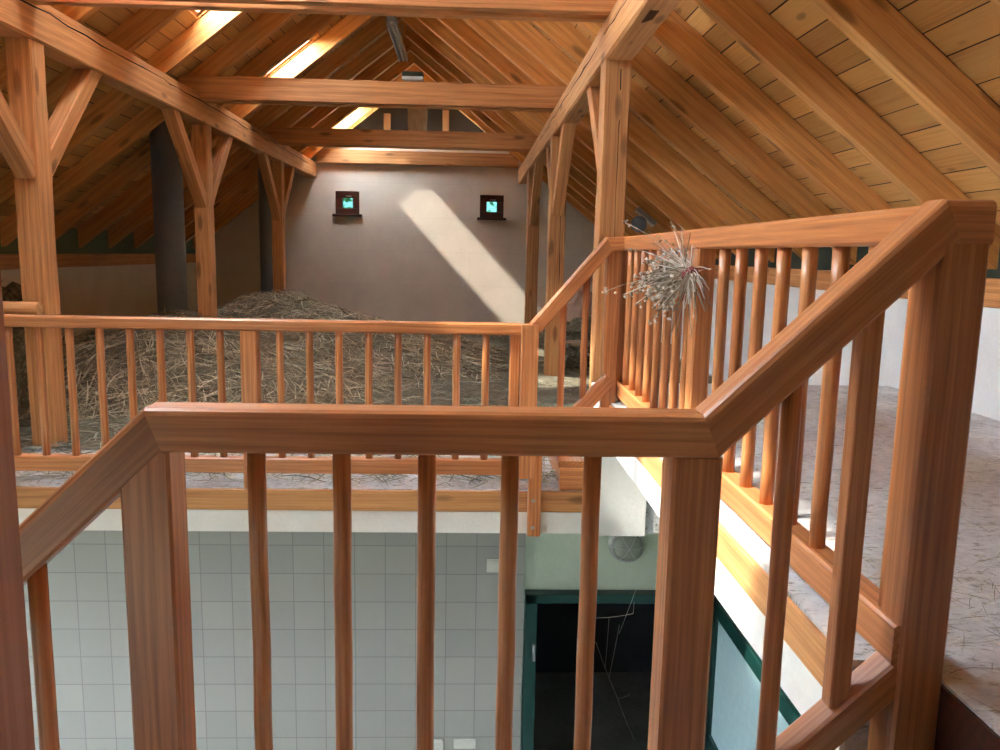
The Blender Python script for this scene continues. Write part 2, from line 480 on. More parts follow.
# lower storey
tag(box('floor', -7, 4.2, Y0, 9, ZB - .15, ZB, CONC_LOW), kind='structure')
TX = .437
tag(box('wall_lower_tiled', -7, TX, 5.6, 5.72, ZB, -1.60, TILE), kind='structure')
DX0, DX1, DZ = .444, 1.90, -2.47
holed_wall('wall_lower_back', TX, 4.2, ZB, -1.60, 5.63, 5.75, [(DX0, DX1, ZB - .1, DZ)], GREENWALL)
holed_wall('wall_lower_left', Y0, 5.7, ZB, -1.40, -7.1, -7.0, [(1.6, 3.4, -3.6, -2.2)], KNEE, axis='X')  # unseen opening added to light the lower storey
tag(box('wall_lower_right', 2.3, 2.42, Y0, 5.7, ZB, -1.05, GREENWALL), kind='structure')
tag(box('ceiling_lower', -7.2, -4.8, Y0, 5.8, -1.55, -1.40, KNEE), kind='structure')
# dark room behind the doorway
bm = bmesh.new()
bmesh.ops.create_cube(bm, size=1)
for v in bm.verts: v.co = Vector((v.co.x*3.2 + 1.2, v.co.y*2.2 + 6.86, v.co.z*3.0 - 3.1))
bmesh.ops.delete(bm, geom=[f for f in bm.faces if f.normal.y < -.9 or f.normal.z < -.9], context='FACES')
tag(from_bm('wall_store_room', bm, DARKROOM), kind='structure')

# front (south) gable behind the camera, dark boards added to cut bounce light
holed_wall('wall_front', XW - .3, XE + .3, -1.7, 3.4, Y0 - .3, Y0, [], GB, clip=clipR(ROOF_UP))
holed_wall('wall_lower_front', -7.1, 4.3, ZB, -1.6, Y0 - .3, Y0, [(-4, -2.9, -3.4, -2.4)], KNEE)  # small unseen opening, also added for light below
tag(box('floor', -40, 40, -30, 60, ZB - .5, ZB - .16, GRASS), kind='structure')

# ------------------------------------------------------------------ roof with skylights on the left slope
BAY = lambda k: (4.64 + .855*k, 4.64 + .855*(k+1) - RW)
SKY = [-4, -3, -2, -1, 0, 1, 3, 6, 11]  # bays above the stairwell: unseen skylights added to bring in more light
SX0, SX1 = -2.56, -1.98
def roof(name, side, holes):
    # local frame: x along the building, y down the slope
    xe = XE + .35 if side > 0 else XW - .35
    length = abs(xe - XR) / COSA
    dslope = Vector((side * COSA, 0, -TN * COSA))
    xa = Vector((0, 1, 0)); nrm = xa.cross(dslope) if side < 0 else dslope.cross(xa)
    if nrm.z < 0: nrm = -nrm
    org = Vector((XR, 0, ZR + ROOF_UP))
    y_ax = dslope; z_ax = xa.cross(y_ax)
    M = Matrix((xa, y_ax, z_ax)).transposed().to_4x4(); M.translation = org
    up = 1 if z_ax.z > 0 else -1
    ys = sorted({Y0 - .3, YB + 1.0, *[h[0] for h in holes], *[h[1] for h in holes]})
    ss = [0, length] if not holes else sorted({0, length, holes[0][2], holes[0][3]})
    bm = bmesh.new(); cache = {}
    def V(i, j, k):
        if (i, j, k) not in cache: cache[(i, j, k)] = bm.verts.new((ys[i], ss[j], up * .16 * k))
        return cache[(i, j, k)]
    solid = lambda i, j: 0 <= i < len(ys)-1 and 0 <= j < len(ss)-1 and not any(h[0] < (ys[i]+ys[i+1])/2 < h[1] and h[2] < (ss[j]+ss[j+1])/2 < h[3] for h in holes)
    for i in range(len(ys)-1):
        for j in range(len(ss)-1):
            if not solid(i, j): continue
            bm.faces.new((V(i,j,0), V(i+1,j,0), V(i+1,j+1,0), V(i,j+1,0)))
            bm.faces.new((V(i,j,1), V(i+1,j,1), V(i+1,j+1,1), V(i,j+1,1)))
            for di, dj, a, b in ((-1,0,(i,j),(i,j+1)), (1,0,(i+1,j),(i+1,j+1)), (0,-1,(i,j),(i+1,j)), (0,1,(i,j+1),(i+1,j+1))):
                if not solid(i+di, j+dj): bm.faces.new((V(*a,0), V(*b,0), V(*b,1), V(*a,1)))
    o = tag(from_bm(name, bm, ROOF_BOARDS, M), kind='structure')
    return M, up
s0, s1 = (XR - SX1) / COSA, (XR - SX0) / COSA
holes = [(BAY(k)[0] + (.015 if k != -5 else .50), BAY(k)[1] - .015, s0, s1) for k in SKY]
ML, upL = roof('ceiling_left', -1, holes)
roof('ceiling_right', 1, [])

sky_lab = {11: 'bright skylight nearest the white end wall, between the two far tie beams', 6: 'long bright skylight strip just above the second tie beam',
           3: 'bright skylight under the nearest tie beam, its lower edge just showing'}
for k, h in zip(SKY, holes):
    c = ML @ Vector(((h[0]+h[1])/2, (s0+s1)/2, upL*.08))
    t = empty('skylight', c, sky_lab.get(k, 'unseen skylight added to the left roof slope for light, above the stairwell'), 'skylight', None if k in sky_lab else 'unseen added skylights')
    L = lambda x, y, z: ML @ Vector((x, y, upL*z))
    up = ML.to_3x3() @ Vector((0, 0, upL))
    f = .035
    for (a, b) in (((h[0], s0 + f/2), (h[1], s0 + f/2)), ((h[0], s1 - f/2), (h[1], s1 - f/2)), ((h[0] + f/2, s0), (h[0] + f/2, s1)), ((h[1] - f/2, s0), (h[1] - f/2, s1))):
        bar('frame', L(a[0], a[1], .07), L(b[0], b[1], .07), f, .10, W_RAIL, t, up=up, ch=.003)
    vs = [L(h[0], s0, .11), L(h[1], s0, .11), L(h[1], s1, .11), L(h[0], s1, .11)]
    from_py('pane', [v - c for v in vs], [(0, 1, 2, 3)], GLASS, Matrix.Translation(c), t)

ORD = ['first', 'second', 'third', 'fourth', 'fifth', 'sixth', 'seventh', 'eighth', 'ninth', 'tenth', 'eleventh', 'twelfth', 'thirteenth', 'fourteenth', 'fifteenth', 'sixteenth', 'seventeenth', 'eighteenth', 'nineteenth', 'twentieth']
for side in (-1, 1):
    sgn = 'left' if side < 0 else 'right'
    for k in range(12, -9, -1):
        y = 4.64 + .855*k - RW/2
        xe = (XE + .28) if side > 0 else (XW - .28)
        hz = RD/2/COSA
        p0 = (XR, y, ZR + hz); p1 = (xe, y, ZR + hz - TN*abs(xe - XR))
        n = Vector((side*TN, 0, 1)).normalized()
        r = bar('rafter', p0, p1, RW, RD, W_RAFT, up=n, ch=.004, s0=-TN if True else 0)
        tag(r, 'sloping wooden rafter of the %s roof side, %s counted from the white end wall' % (sgn, ORD[12-k] if 12-k < 20 else 'twenty-first'), 'rafter', 'rafters of the %s roof slope' % sgn)

# ------------------------------------------------------------------ timber frame
def crack(parent, pts, off):
    """thin dark drying crack in the face of a timber"""
    vs, fs = [], []
    for i, (p, w) in enumerate(pts):
        p = Vector(p)
        for d in (-1, 1): vs.append(p + Vector(off[0])*d*w)
        for d in (1, -1): vs.append(p + Vector(off[0])*d*w*.8 - Vector(off[1])*.02)
    n = len(pts)
    for i in range(n-1):
        for k in range(4):
            fs.append((4*i + k, 4*i + (k+1) % 4, 4*i + 4 + (k+1) % 4, 4*i + 4 + k))
    fs += [(0, 1, 2, 3), (4*n-4, 4*n-1, 4*n-2, 4*n-3)]
    return from_py('drying_crack', vs, fs, CRACK, Matrix.Identity(4), parent)

PL = -2.91; PR = .96
pl = bar('purlin', (PL, Y0, 1.44), (PL, YB + .02, 1.44), .18, .275, W_BEAM, ch=.012, wob=.004, seg=34)
tag(pl, 'thick cracked roof beam running along the left side on three posts', 'beam')
rnd = random.Random(3)
pts = []
y = 5.05
while y < 14.6:
    pts.append(((PL + .0925, y, 1.515 - .003*(y - 5) + rnd.uniform(-.012, .012)), .0045 * (0.4 + rnd.random()*.9)))
    y += rnd.uniform(.12, .3)
pts = [(p, max(.002, w * min(1, (14.6 - p[1]) / 3 + .3))) for p, w in pts]
crack(pl, pts, ((0, 0, 1), (1, 0, 0)))
prl = bar('purlin', (PR, Y0, 1.41), (PR, YB + .02, 1.41), .184, .265, W_BEAM, ch=.014, wob=.004, seg=34)
tag(prl, 'thick roof beam running along the right side above the gallery railing', 'beam')
y = 3.6; pts = []
while y < 10.5:
    pts.append(((PR - .0945, y, 1.44 + rnd.uniform(-.012, .012)), .004 * (0.4 + rnd.random()*.8)))
    y += rnd.uniform(.12, .3)
crack(prl, pts, ((0, 0, 1), (-1, 0, 0)))

box('mortise', .925, .975, 4.40, 4.63, 1.2755, 1.2795, MORT, prl)
post_y = (5.58, 9.04, 12.48)
nm = ('nearest', 'middle', 'farthest')
for side, X in ((-1, PL), (1, PR)):
    sd = 'left' if side < 0 else 'right'
    for i, y in enumerate(post_y):
        w = .165 if side < 0 else .18
        x = X - .005 if side < 0 else X
        extra = {(-1, 0): 'with a wooden bar against it', (-1, 1): 'beside the grey pipe', (-1, 2): 'standing in the hay heap', (1, 0): 'with long vertical cracks behind the gallery railing', (1, 1): 'on the hay floor behind the sloping rail', (1, 2): 'closest to the right window'}[(side, i)]
        p = bar('post', (x, y, ZL), (x, y, 1.30), w, .18, W_BEAM, ch=.009, wob=.003, seg=10)
        tag(p, '%s of the three %s square wooden posts, %s' % (nm[i], sd, extra), 'post')
        if side > 0 and i < 2:
            xx = x + (.02 if i == 0 else .035)
            zz = 1.22; pts = []
            while zz > -.35:
                pts.append(((xx + rnd.uniform(-.003, .003), y - .0915, zz), .0035*(.4 + rnd.random()*.8))); zz -= rnd.uniform(.1, .22)
            crack(p, pts, ((1, 0, 0), (0, -1, 0)))
        for d in (-1, 1):
            if side > 0 and i == 0 and d < 0: continue
            ya = y + d*.06; yb = y + d*.93
            b = bar('brace', (x, ya, .42 + .05), (x, yb + d*.02, 1.31 + .05), .12, .13, W_BEAM, up=(0, -d, 1), ch=.006, wob=.001, seg=5)
            tag(b, 'slanting brace on the %s side of the %s %s post' % ('near' if d < 0 else 'far', nm[i], sd), 'brace')

def plank(y0, y1, x0, x1, z0, z1, label):
    b = bar('tie_beam', (x0, (y0+y1)/2, (z0+z1)/2), (x1, (y0+y1)/2, (z0+z1)/2), y1 - y0, z1 - z0, W_BEAM, ch=.006, wob=.002, seg=12)
    return tag(b, label, 'beam')
for k, t in ((1, 'nearest tie beam at the top edge of the picture'), (5, 'middle tie beam below the strip light'), (9, 'farthest tie beam before the end wall')):
    R = 4.64 + .855*k
    plank(R - RW - .08, R - RW, -3.03, 1.08, 1.525, 1.757, 'front plank of the ' + t)
    plank(R, R + .08, -3.03, 1.08, 1.525, 1.757, 'rear plank of the ' + t)
plank(14.98, 15.09, -2.8, .86, 1.565, 1.80, 'wooden beam lying against the top of the white end wall')

# ------------------------------------------------------------------ railings
def baluster(x, y, z0, z1, parent, r=.0205, name='baluster'):
    return rod(name, (x, y, z0), (x, y, z1), r, W_RAIL, parent, 14, .0012)

# rear railing
t = empty('railing', (-1.6, 4.64, ZL), 'long level wooden railing in front of the hay, across the back of the stairwell', 'railing')
bar('handrail', (-4.6, 4.64, -.432), (.30, 4.64, -.432), .085, .066, W_RAIL, t, ch=.008)
bar('bottom_rail', (-4.6, 4.64, -1.2585), (.30, 4.64, -1.2585), .07, .089, W_RAIL, t)
for k in range(0, 27):
    x = .10 - .170*k
    if k in (8, 19): bar('post', (x, 4.64, -1.36 if 0 else -1.394), (x, 4.64, -.465), .095, .085, W_RAIL, t)
    else: baluster(x, 4.64, -1.216, -.463, t, .0215)
bar('post', (.272, 4.675, -1.394), (.272, 4.675, -.465), .06, .09, W_RAIL, t)

# short sloping railing beside the steps
t = empty('railing', (.6, 4.6, ZL), 'short sloping railing rising from the hay floor to the gallery at the stairwell corner', 'railing')
sweep_plan('handrail', [(.355, -.394), (.775, .104), (.875, .110)], 4.585, 4.66, .08, W_RAIL, t)
bar('newel_post', (.350, 4.575, -1.30), (.350, 4.575, -.40), .098, .095, W_RAIL, t)
hb = bar('hanger_board', (.402, 4.575, -1.660), (.402, 4.575, -1.12), .078, .05, W_RAIL, t)
for z in (-1.44, -1.605):
    s = rod('screw_head', (.395, 4.553, z), (.395, 4.546, z), .011, METAL, hb, 10)
sweep_plan('bottom_rail', [(.42, -1.115), (.80, -.685)], 4.60, 4.66, .085, W_RAIL, t)
for x in (.545, .675):
    zt = -.394 + (x - .355)*1.19 - .085
    zb = -1.115 + (x - .42)*1.13 - .01
    baluster(x, 4.63, zb, zt, t, .02)
bar('post', (.832, 4.665, -1.10), (.832, 4.665, .03), .085, .09, W_RAIL, t)

# gallery railing
t = empty('railing', (.905, 3.1, ZG), 'long raised gallery railing on the right with the dried flowers hanging on it', 'railing')
bar('handrail', (.914, 1.51, .072), (.914, 4.76, .072), .07, .076, W_RAIL, t, ch=.008)
bar('bottom_rail', (.914, 1.51, -.782), (.914, 4.74, -.782), .07, .09, W_RAIL, t)
yy = [1.60 + .181*k for k in range(0, 8)] + [3.30 + .178*k for k in range(0, 8)]
for y in yy: baluster(.914, y, -.738, .036, t, .0205)
bar('post', (.905, 3.10, -.86), (.905, 3.10, .034), .07, .085, W_RAIL, t)
bar('post', (.905, 4.72, -.86), (.905, 4.72, .034), .07, .075, W_RAIL, t)

# near railing with its bent handrail
t = empty('railing', (0, 1.54, -1.315), 'big near railing with a bent handrail, sloping down at left and up at right', 'railing')
sweep_plan('handrail', [(-2.0, -1.607), (-.612, -.302), (.458, -.302), (.894, .119), (.990, .119)], 1.50, 1.585, .085, W_RAIL, t, ch=.013)
bar('post', (-.615, 1.548, -1.70), (-.615, 1.548, -.388), .096, .092, W_RAIL, t)
bar('post', (.4515, 1.548, -1.70), (.4515, 1.548, -.388), .099, .092, W_RAIL, t)
bar('post', (.940, 1.548, -1.315), (.940, 1.548, .036), .096, .096, W_RAIL, t)
for x in (-.413, -.247, -.079, .086, .251): baluster(x, 1.545, -1.25, -.386, t, .0182)
bar('bottom_rail', (-.567, 1.545, -1.27), (.402, 1.545, -1.27), .07, .09, W_RAIL, t)
for x in (-.85, -1.02, -1.19): baluster(x, 1.545, -1.607 + (x + 2.0)*.94 - 1.0, -1.607 + (x + 2.0)*.94 - .1, t, .0182)
sweep_plan('bottom_rail', [(.500, -1.202), (.8925, -.8155)], 1.506, 1.585, .062, W_RAIL, t)
baluster(.645, 1.545, -1.07, -.302 + (.645 - .458)*.966 - .10, t, .0195)
x = .787
bar('baluster', (x, 1.545, -.93), (x, 1.545, -.302 + (x - .458)*.966 - .09), .042, .042, W_RAIL, t, ch=.003)
nw = bar('newel_post', (-.556, .85, -1.315), (-.556, .85, .35), .10, .10, NEWELM, ch=.01)
tag(nw, 'pinkish brown post cut off by the left edge of the picture, closest to the viewer', 'post')

# ------------------------------------------------------------------ windows in the end wall
for i, (a, b, c, d) in enumerate((w1, w2)):
    t = empty('window_%d' % (i + 1), ((a+b)/2, YB, c), ('left' if i == 0 else 'right') + ' small square window with a thick dark brown frame in the white end wall', 'window', kind='structure')
    fx, fz = (b - a)*.29, (d - c)*.28
    y = YB + .06
    bar('frame', (a, y, c + fz/2), (b, y, c + fz/2), .1, fz, W_DARK, t, ch=.012)
    bar('frame', (a, y, d - fz/2), (b, y, d - fz/2), .1, fz, W_DARK, t, ch=.012)
    bar('frame', (a + fx/2, y, c + fz), (a + fx/2, y, d - fz), fx, .1, W_DARK, t, ch=.012)
    bar('frame', (b - fx/2, y, c + fz), (b - fx/2, y, d - fz), fx, .1, W_DARK, t, ch=.012)
    bar('sill', (a - .05, YB - .02, c - .012), (b + .05, YB - .02, c - .012), .1, .04, W_DARK, t, ch=.008)
    box('pane', a + fx, b - fx, y + .01, y + .02, c + fz, d - fz, GLASST, t)
    rod('handle', (a + fx + .06, YB + .0, d - fz + .03), (b - fx - .02, YB + .0, d - fz + .03), .008, METAL, t, 8)

# tree outside
def tree(x, y, z, h, r, n, label):
    t = empty('tree', (x, y, ZB), label, 'tree')
    rod('trunk', (x, y, ZB - .1), (x, y, z), .16, W_GREY, t, 10, 0, .07)
    rr = random.Random(int(x*10))
    vs, fs = [], []
    for _ in range(n):
        v = Vector((rr.gauss(0, 1), rr.gauss(0, 1), rr.gauss(0, 1))).normalized() * r * rr.uniform(.3, 1)
        v.z *= h / r
        a = Vector((rr.gauss(0, 1), rr.gauss(0, 1), rr.gauss(0, 1))).normalized()
        b = a.orthogonal().normalized(); s = rr.uniform(.05, .1)
        i = len(vs)
        vs += [v - a*s*1.5, v + b*s*.6, v + a*s*1.5, v - b*s*.6]; fs.append((i, i+1, i+2, i+3))
    from_py('foliage', vs, fs, LEAF, Matrix.Translation((x, y, z)), t)
tree(-2.9, 21, .4, 1.6, 1.5, 420, 'green tree seen through the left small window')
tree(.75, 22, .0, 1.5, 1.2, 900, 'green tree seen through the right small window')

# ------------------------------------------------------------------ door on the lower storey
t = empty('door_1', ((DX0+DX1)/2, 5.63, ZB), 'open dark green door on the lower storey with a pale panel', 'door', kind='structure')
bar('frame', (DX0 + .045, 5.60, ZB), (DX0 + .045, 5.60, DZ), .09, .12, GREEN, t, ch=.004)
bar('frame', (DX1 - .03, 5.64, ZB), (DX1 - .03, 5.64, DZ), .06, .10, GREEN, t, ch=.004)
bar('frame', (DX0, 5.60, DZ - .03), (DX1, 5.60, DZ - .03), .12, .07, GREEN, t, ch=.004)
lx = 1.87
leaf = box('leaf', lx - .015, lx + .015, 3.5, 5.55, ZB + .02, DZ - .02, PANEL, t)
for (y0, y1, z0, z1) in ((5.45, 5.56, ZB + .02, DZ - .02), (3.48, 3.58, ZB + .02, DZ - .02), (3.48, 5.56, DZ - .13, DZ - .02), (3.48, 5.56, -3.66, -3.53), (3.48, 5.56, ZB + .02, ZB + .14)):
    box('stile', lx - .035, lx + .02, y0, y1, z0, z1, GREEN, leaf, .004)
rod('latch', (DX0 + .07, 5.53, -2.85), (DX0 + .07, 5.53, -2.98), .012, METAL, t, 8)

# round caged bulkhead lamp
def lathe(name, prof, c, axis, mat, parent, n=24):
    ax = Vector(axis).normalized(); u = ax.orthogonal().normalized(); v = ax.cross(u)
    vs, fs = [], []
    for (r, h) in prof:
        for k in range(n):
            a = 2*math.pi*k/n
            vs.append(ax*h + (u*math.cos(a) + v*math.sin(a))*r)
    for i in range(len(prof)-1):
        for k in range(n): fs.append((i*n + k, i*n + (k+1) % n, (i+1)*n + (k+1) % n, (i+1)*n + k))
    fs.append(tuple(range(n))); fs.append(tuple(range(len(prof)*n - n, len(prof)*n)))
    return from_py(name, vs, fs, mat, Matrix.Translation(c), parent, True)
def ring(name, c, axis, R, r, mat, parent, a0=0, a1=2*math.pi, bulge=None):
    ax = Vector(axis).normalized(); u = ax.orthogonal().normalized(); v = ax.cross(u)
    N, n = 28, 6
    vs, fs = [], []
    for i in range(N + 1):
        a = a0 + (a1 - a0)*i/N
        d = u*math.cos(a) + v*math.sin(a)
        for k in range(n):
            b = 2*math.pi*k/n
            vs.append(d*(R + r*math.cos(b)) + ax*r*math.sin(b))
    for i in range(N):
        for k in range(n): fs.append((i*n + k, i*n + (k+1) % n, (i+1)*n + (k+1) % n, (i+1)*n + k))
    return from_py(name, vs, fs, mat, Matrix.Translation(c), parent, True)
lc = Vector((1.185, 5.63, -2.10))
t = empty('bulkhead_lamp', lc, 'round glass wall lamp in a wire cage above the dark doorway', 'lamp')
lathe('base', [(.135, 0), (.135, .03), (.12, .04)], lc, (0, -1, 0), METAL, t)
lathe('glass_globe', [(.115, .035), (.112, .06), (.095, .095), (.06, .12), (.001, .128)], lc, (0, -1, 0), GLOBE, t)
cg = ring('cage_ring', lc + Vector((0, -.075, 0)), (0, -1, 0), .115, .005, METAL, t)
for a in (0, math.pi/3, 2*math.pi/3):
    d = Vector((math.cos(a), 0, math.sin(a)))
    ax = d.cross(Vector((0, -1, 0)))
    vs, fs = [], []
    for i in range(17):
        b = math.pi*i/16
        p = d*math.cos(b)*.128 + Vector((0, -1, 0))*(.02 + math.sin(b)*.118)
        for k in range(4):
            e = 2*math.pi*k/4
            vs.append(p + ax*.004*math.cos(e) + Vector((0, -1, 0)).lerp(d, abs(math.cos(b)))*.004*math.sin(e))
    for i in range(16):
        for k in range(4): fs.append((i*4 + k, i*4 + (k+1) % 4, i*4 + 4 + (k+1) % 4, i*4 + 4 + k))
    from_py('cage_wire', vs, fs, METAL, Matrix.Translation(lc), cg, True)

# plates on the tiled wall
def plate(name, x0, x1, z0, z1, label, cat, parts):
    t = empty(name, ((x0+x1)/2, 5.6, z0), label, cat)
    cp = box('cover_plate', x0, x1, 5.585, 5.601, z0, z1, PLATE, t, .003)
    n = parts
    for i in range(n):
        a = x0 + (x1-x0)*(i + .14)/n; b = x0 + (x1-x0)*(i + .86)/n
        box('rocker', a, b, 5.578, 5.588, z0 + (z1-z0)*.15, z1 - (z1-z0)*.15, PLATE, cp, .003)
plate('junction_box', .155, .262, -2.315, -2.215, 'small pale square box high on the tiled wall beside the corner', 'junction box', 1)
plate('wall_switch', -.07, .095, -3.725, -3.648, 'double pale switch plate low on the tiled wall, right of the single one', 'switch', 2)
plate('wall_switch', -.25, -.15, -3.735, -3.650, 'single pale switch plate low on the tiled wall, partly behind a baluster', 'switch', 1)

# ------------------------------------------------------------------ pipes, chimney, lamps in the roof
def pipe(x, y, r, z1, label):
    t = empty('duct_pipe', (x, y, ZL), label, 'pipe')
    sh = rod('shaft', (x, y, ZL), (x, y, z1), r, PIPE, t, 32)
    for z in (ZL + .9, ZL + 1.95): ring('seam_band', (x, y, z), (0, 0, 1), r, .006, PIPE, sh)
pipe(-3.50, 9.6, .168, 1.5, 'thick dark grey pipe rising to the roof left of the middle post')
pipe(-3.265, 13.2, .120, 1.65, 'thinner dark pipe behind the farthest left post, rising from the hay heap')

# chimney: rough rendered stub with a flared shoulder, between the far tie beams
cx, cy = -.84, 12.75
t = empty('chimney', (cx, cy, 1.8), 'pale rough rendered chimney standing behind the farthest tie beam', 'chimney')
bm = bmesh.new()
rr = random.Random(5); R = []
for z, a in ((1.78, .125), (1.95, .125), (2.1, .13), (2.25, .145), (2.3, .155), (2.38, .16), (2.44, .16)):
    j = lambda: rr.uniform(-.006, .006)
    R.append([bm.verts.new((sx*(a if sx < 0 else .15) + j(), sy*.15 + j(), z - 1.8)) for sx, sy in ((-1, -1), (0, -1.03), (1, -1), (1.03, 0), (1, 1), (0, 1), (-1, 1), (-1.03, 0))])
for A, B in zip(R, R[1:]):
    for k in range(8): bm.faces.new((A[k], A[(k+1) % 8], B[(k+1) % 8], B[k]))
bm.faces.new(R[0]); bm.faces.new(R[-1])
from_bm('stack', bm, CHIM, Matrix.Translation((cx, cy, 1.8)), t)
box('cap', cx - .19, cx + .18, cy - .18, cy + .18, 2.44, 2.49, CHIM, t, .01)
box('foot', cx - .16, cx + .18, cy - .17, cy + .17, 1.72, 1.79, CHIM, t, .01)

# strip light under the ridge
zs = 2.72
A = Vector((-.975, 10.05, zs)); B = Vector((-.985, 12.0, zs))
t = empty('strip_light', (A + B)/2, 'long narrow strip light hanging under the roof ridge', 'lamp')
tray = bar('tray', A + Vector((0, 0, .035)), B + Vector((0, 0, .035)), .10, .05, WHITEP, t)
rod('tube', A + Vector((0, .05, -.02)), B + Vector((0, -.05, -.02)), .018, WHITEP, tray, 12)
for d in (-1, 1):
    bar('louvre_rail', A + Vector((d*.055, 0, -.02)), B + Vector((d*.055, 0, -.02)), .006, .07, METAL, t, ch=.001)
for i in range(18):
    p = A.lerp(B, (i + .5)/18)
    bar('louvre', p + Vector((-.055, 0, -.03)), p + Vector((.055, 0, -.03)), .006, .03, METAL, t, ch=.001)
for f in (.15, .85):
    p = A.lerp(B, f); rod('hanger', p + Vector((0, 0, .05)), (p.x, p.y, zr(p.x) + .02), .006, METAL, tray, 6)

# small floodlight box lying on the middle tie beam
t = empty('floodlight', (-.62, 8.78, 1.775), 'small dark box lamp standing on the middle tie beam under the ridge', 'lamp')
box('housing', -.735, -.515, 8.745, 8.86, 1.81, 1.862, DGREY, t, .008)
box('lens', -.735, -.515, 8.74, 8.865, 1.776, 1.812, PLASTIC, t, .006)
box('front_fin', -.72, -.53, 8.738, 8.745, 1.82, 1.85, GREENIN, t, .002)

# spotlight on a right hand rafter
sp = Vector((2.30, 10.50, zr(2.30)))
t = empty('spotlight', sp, 'small round spotlight with a bright bracket on the right roof slope', 'lamp')
ds = Vector((COSA, 0, -TN*COSA)); nn = Vector((-TN*COSA, 0, -COSA))
bar('bracket', sp - ds*.16 + nn*.03, sp + ds*.16 + nn*.03, .06, .05, METAL, t, up=nn)
bar('bracket_strip', sp - ds*.15 + nn*.07, sp + ds*.15 + nn*.07, .09, .025, WHITEP, t, up=nn)
hc = sp + nn*.15 + Vector((-.03, -.08, -.0))
arm = rod('arm', sp + nn*.05, hc, .018, METAL, t, 8)
lathe('lamp_head', [(.05, -.10), (.085, -.04), (.10, .03), (.105, .05), (.09, .052), (.07, .03), (.001, .02)], hc, (-.3, -.8, -.45), PIPE, arm)

# ------------------------------------------------------------------ hay
def hash2(x, y):
    return (math.sin(x*1.7 + y*2.3) + math.sin(x*3.1 - y*1.9 + 1.3)*.6 + math.sin(x*5.3 + y*4.7 + .4)*.35 + math.sin(x*9.1 - y*7.7)*.18) / 2.13
def mound_h(x, y):
    def g(cx, cy, sx, sy, p=2): return math.exp(-(abs((x-cx)/sx)**p + abs((y-cy)/sy)**p))
    h = .69*g(-2.75, 11.2, 1.05, 1.6, 2.4) + .52*g(-3.6, 8.6, 1.2, 1.6, 2.4) + .35*g(-2.4, 7.6, 1.1, 1.1) + .36*g(-1.35, 10.9, .9, 1.6) + .25*g(-2.0, 9.4, 1.2, 1.2) + .2*g(-.3, 10.5, 1.0, 2.0)
    return max(0, h*(1 + .13*hash2(x*1.3, y*1.3)) - .06) + .02*h*hash2(x*4, y*4)
def blades(n, pick, mat, name, lmin, lmax, wd, flat_, label, cat, base=None, seed=1):
    rr = random.Random(seed)
    vs, fs = [], []
    if base: vs, fs = base
    vs = list(vs); fs = list(fs); mid = [0]*len(fs)
    for _ in range(n):
        x, y, z, nx, ny = pick(rr)
        a = rr.uniform(0, 2*math.pi); L = rr.uniform(lmin, lmax); w = wd*rr.uniform(.5, 1.2)
        d = Vector((math.cos(a), math.sin(a), 0)); d.z = -(nx*d.x + ny*d.y) + rr.gauss(0, flat_)
        d.normalize()
        s = Vector((-math.sin(a), math.cos(a), rr.uniform(-.8, .8))).normalized()
        cv = Vector((rr.gauss(0, .18), rr.gauss(0, .18), rr.uniform(-.1, .28)))*L
        i = len(vs)
        for tt in (0, .33, .67, 1):
            p = Vector((x, y, z)) + d*L*(tt - .5) + cv*(tt*(1-tt))
            ww = w*(1 if 0 < tt < 1 else .45)
            vs += [p - s*ww, p + s*ww]
        for k in range(3): fs.append((i + 2*k, i + 2*k + 1, i + 2*k + 3, i + 2*k + 2)); mid.append(1)
    o = from_py(name, vs, fs, HAYBASE if base else mat)
    if base:
        o.data.materials.append(mat)
        o.data.polygons.foreach_set('material_index', mid)
    return tag(o, label, cat, kind='stuff')
def grid(fn, x0, x1, y0, y1, nx, ny, zoff):
    vs = [(x0 + (x1-x0)*i/nx, y0 + (y1-y0)*j/ny, zoff + fn(x0 + (x1-x0)*i/nx, y0 + (y1-y0)*j/ny)) for j in range(ny+1) for i in range(nx+1)]
    fs = [(j*(nx+1)+i, j*(nx+1)+i+1, (j+1)*(nx+1)+i+1, (j+1)*(nx+1)+i) for j in range(ny) for i in range(nx)]
    return vs, fs
def pick_mound(rr):
    while True:
        x = rr.uniform(-4.7, .5); y = 6.3 + (14.0 - 6.3)*rr.random()**1.25
        h = mound_h(x, y)
        if h > .03 or rr.random() < .12:
            e = .05
            return x, y, ZL + h + .012, (h - mound_h(x+e, y))/e, (h - mound_h(x, y+e))/e
blades(15000, pick_mound, HAY, 'hay_heap', .15, .42, .0055, .18, 'big heap of dry brown hay around the left posts behind the rear railing', 'hay',
       grid(lambda x, y: mound_h(x, y) - .015, -4.8, .6, 6.0, 14.4, 108, 120, ZL), 11)
def pick_floor(rr):
    while True:
        x = rr.uniform(-4.6, 2.8); y = 4.75 + 9.8*rr.random()**1.5
        if x > .6 and y < 5.5: continue
        return x, y, ZL + .012 + .03*rr.random(), 0, 0
blades(11000, pick_floor, HAYG, 'loose_hay', .10, .32, .0045, .10, 'thin grey green layer of loose hay covering the loft floor', 'hay',
       grid(lambda x, y: .012 + .03*max(0, hash2(x*2.1, y*2.1) + .55)*min(1, (y - 5.4)*1.5), -4.8, 2.85, 5.45, 14.9, 90, 110, ZL), 12)
def pick_gal(rr):
    x = .98 + 1.9*rr.random(); y = .3 + 5.0*rr.random()
    return x, y, ZG + .004, 0, 0
blades(1100, pick_gal, STRAW, 'scattered_straw', .03, .14, .0011, .02, 'fine straw stalks scattered over the grey gallery floor', 'straw', None, 13)
def pick_edge(rr):
    x = rr.uniform(-3.0, .5)
    return x, 4.66 + .3*rr.random(), ZL + .006, 0, 0
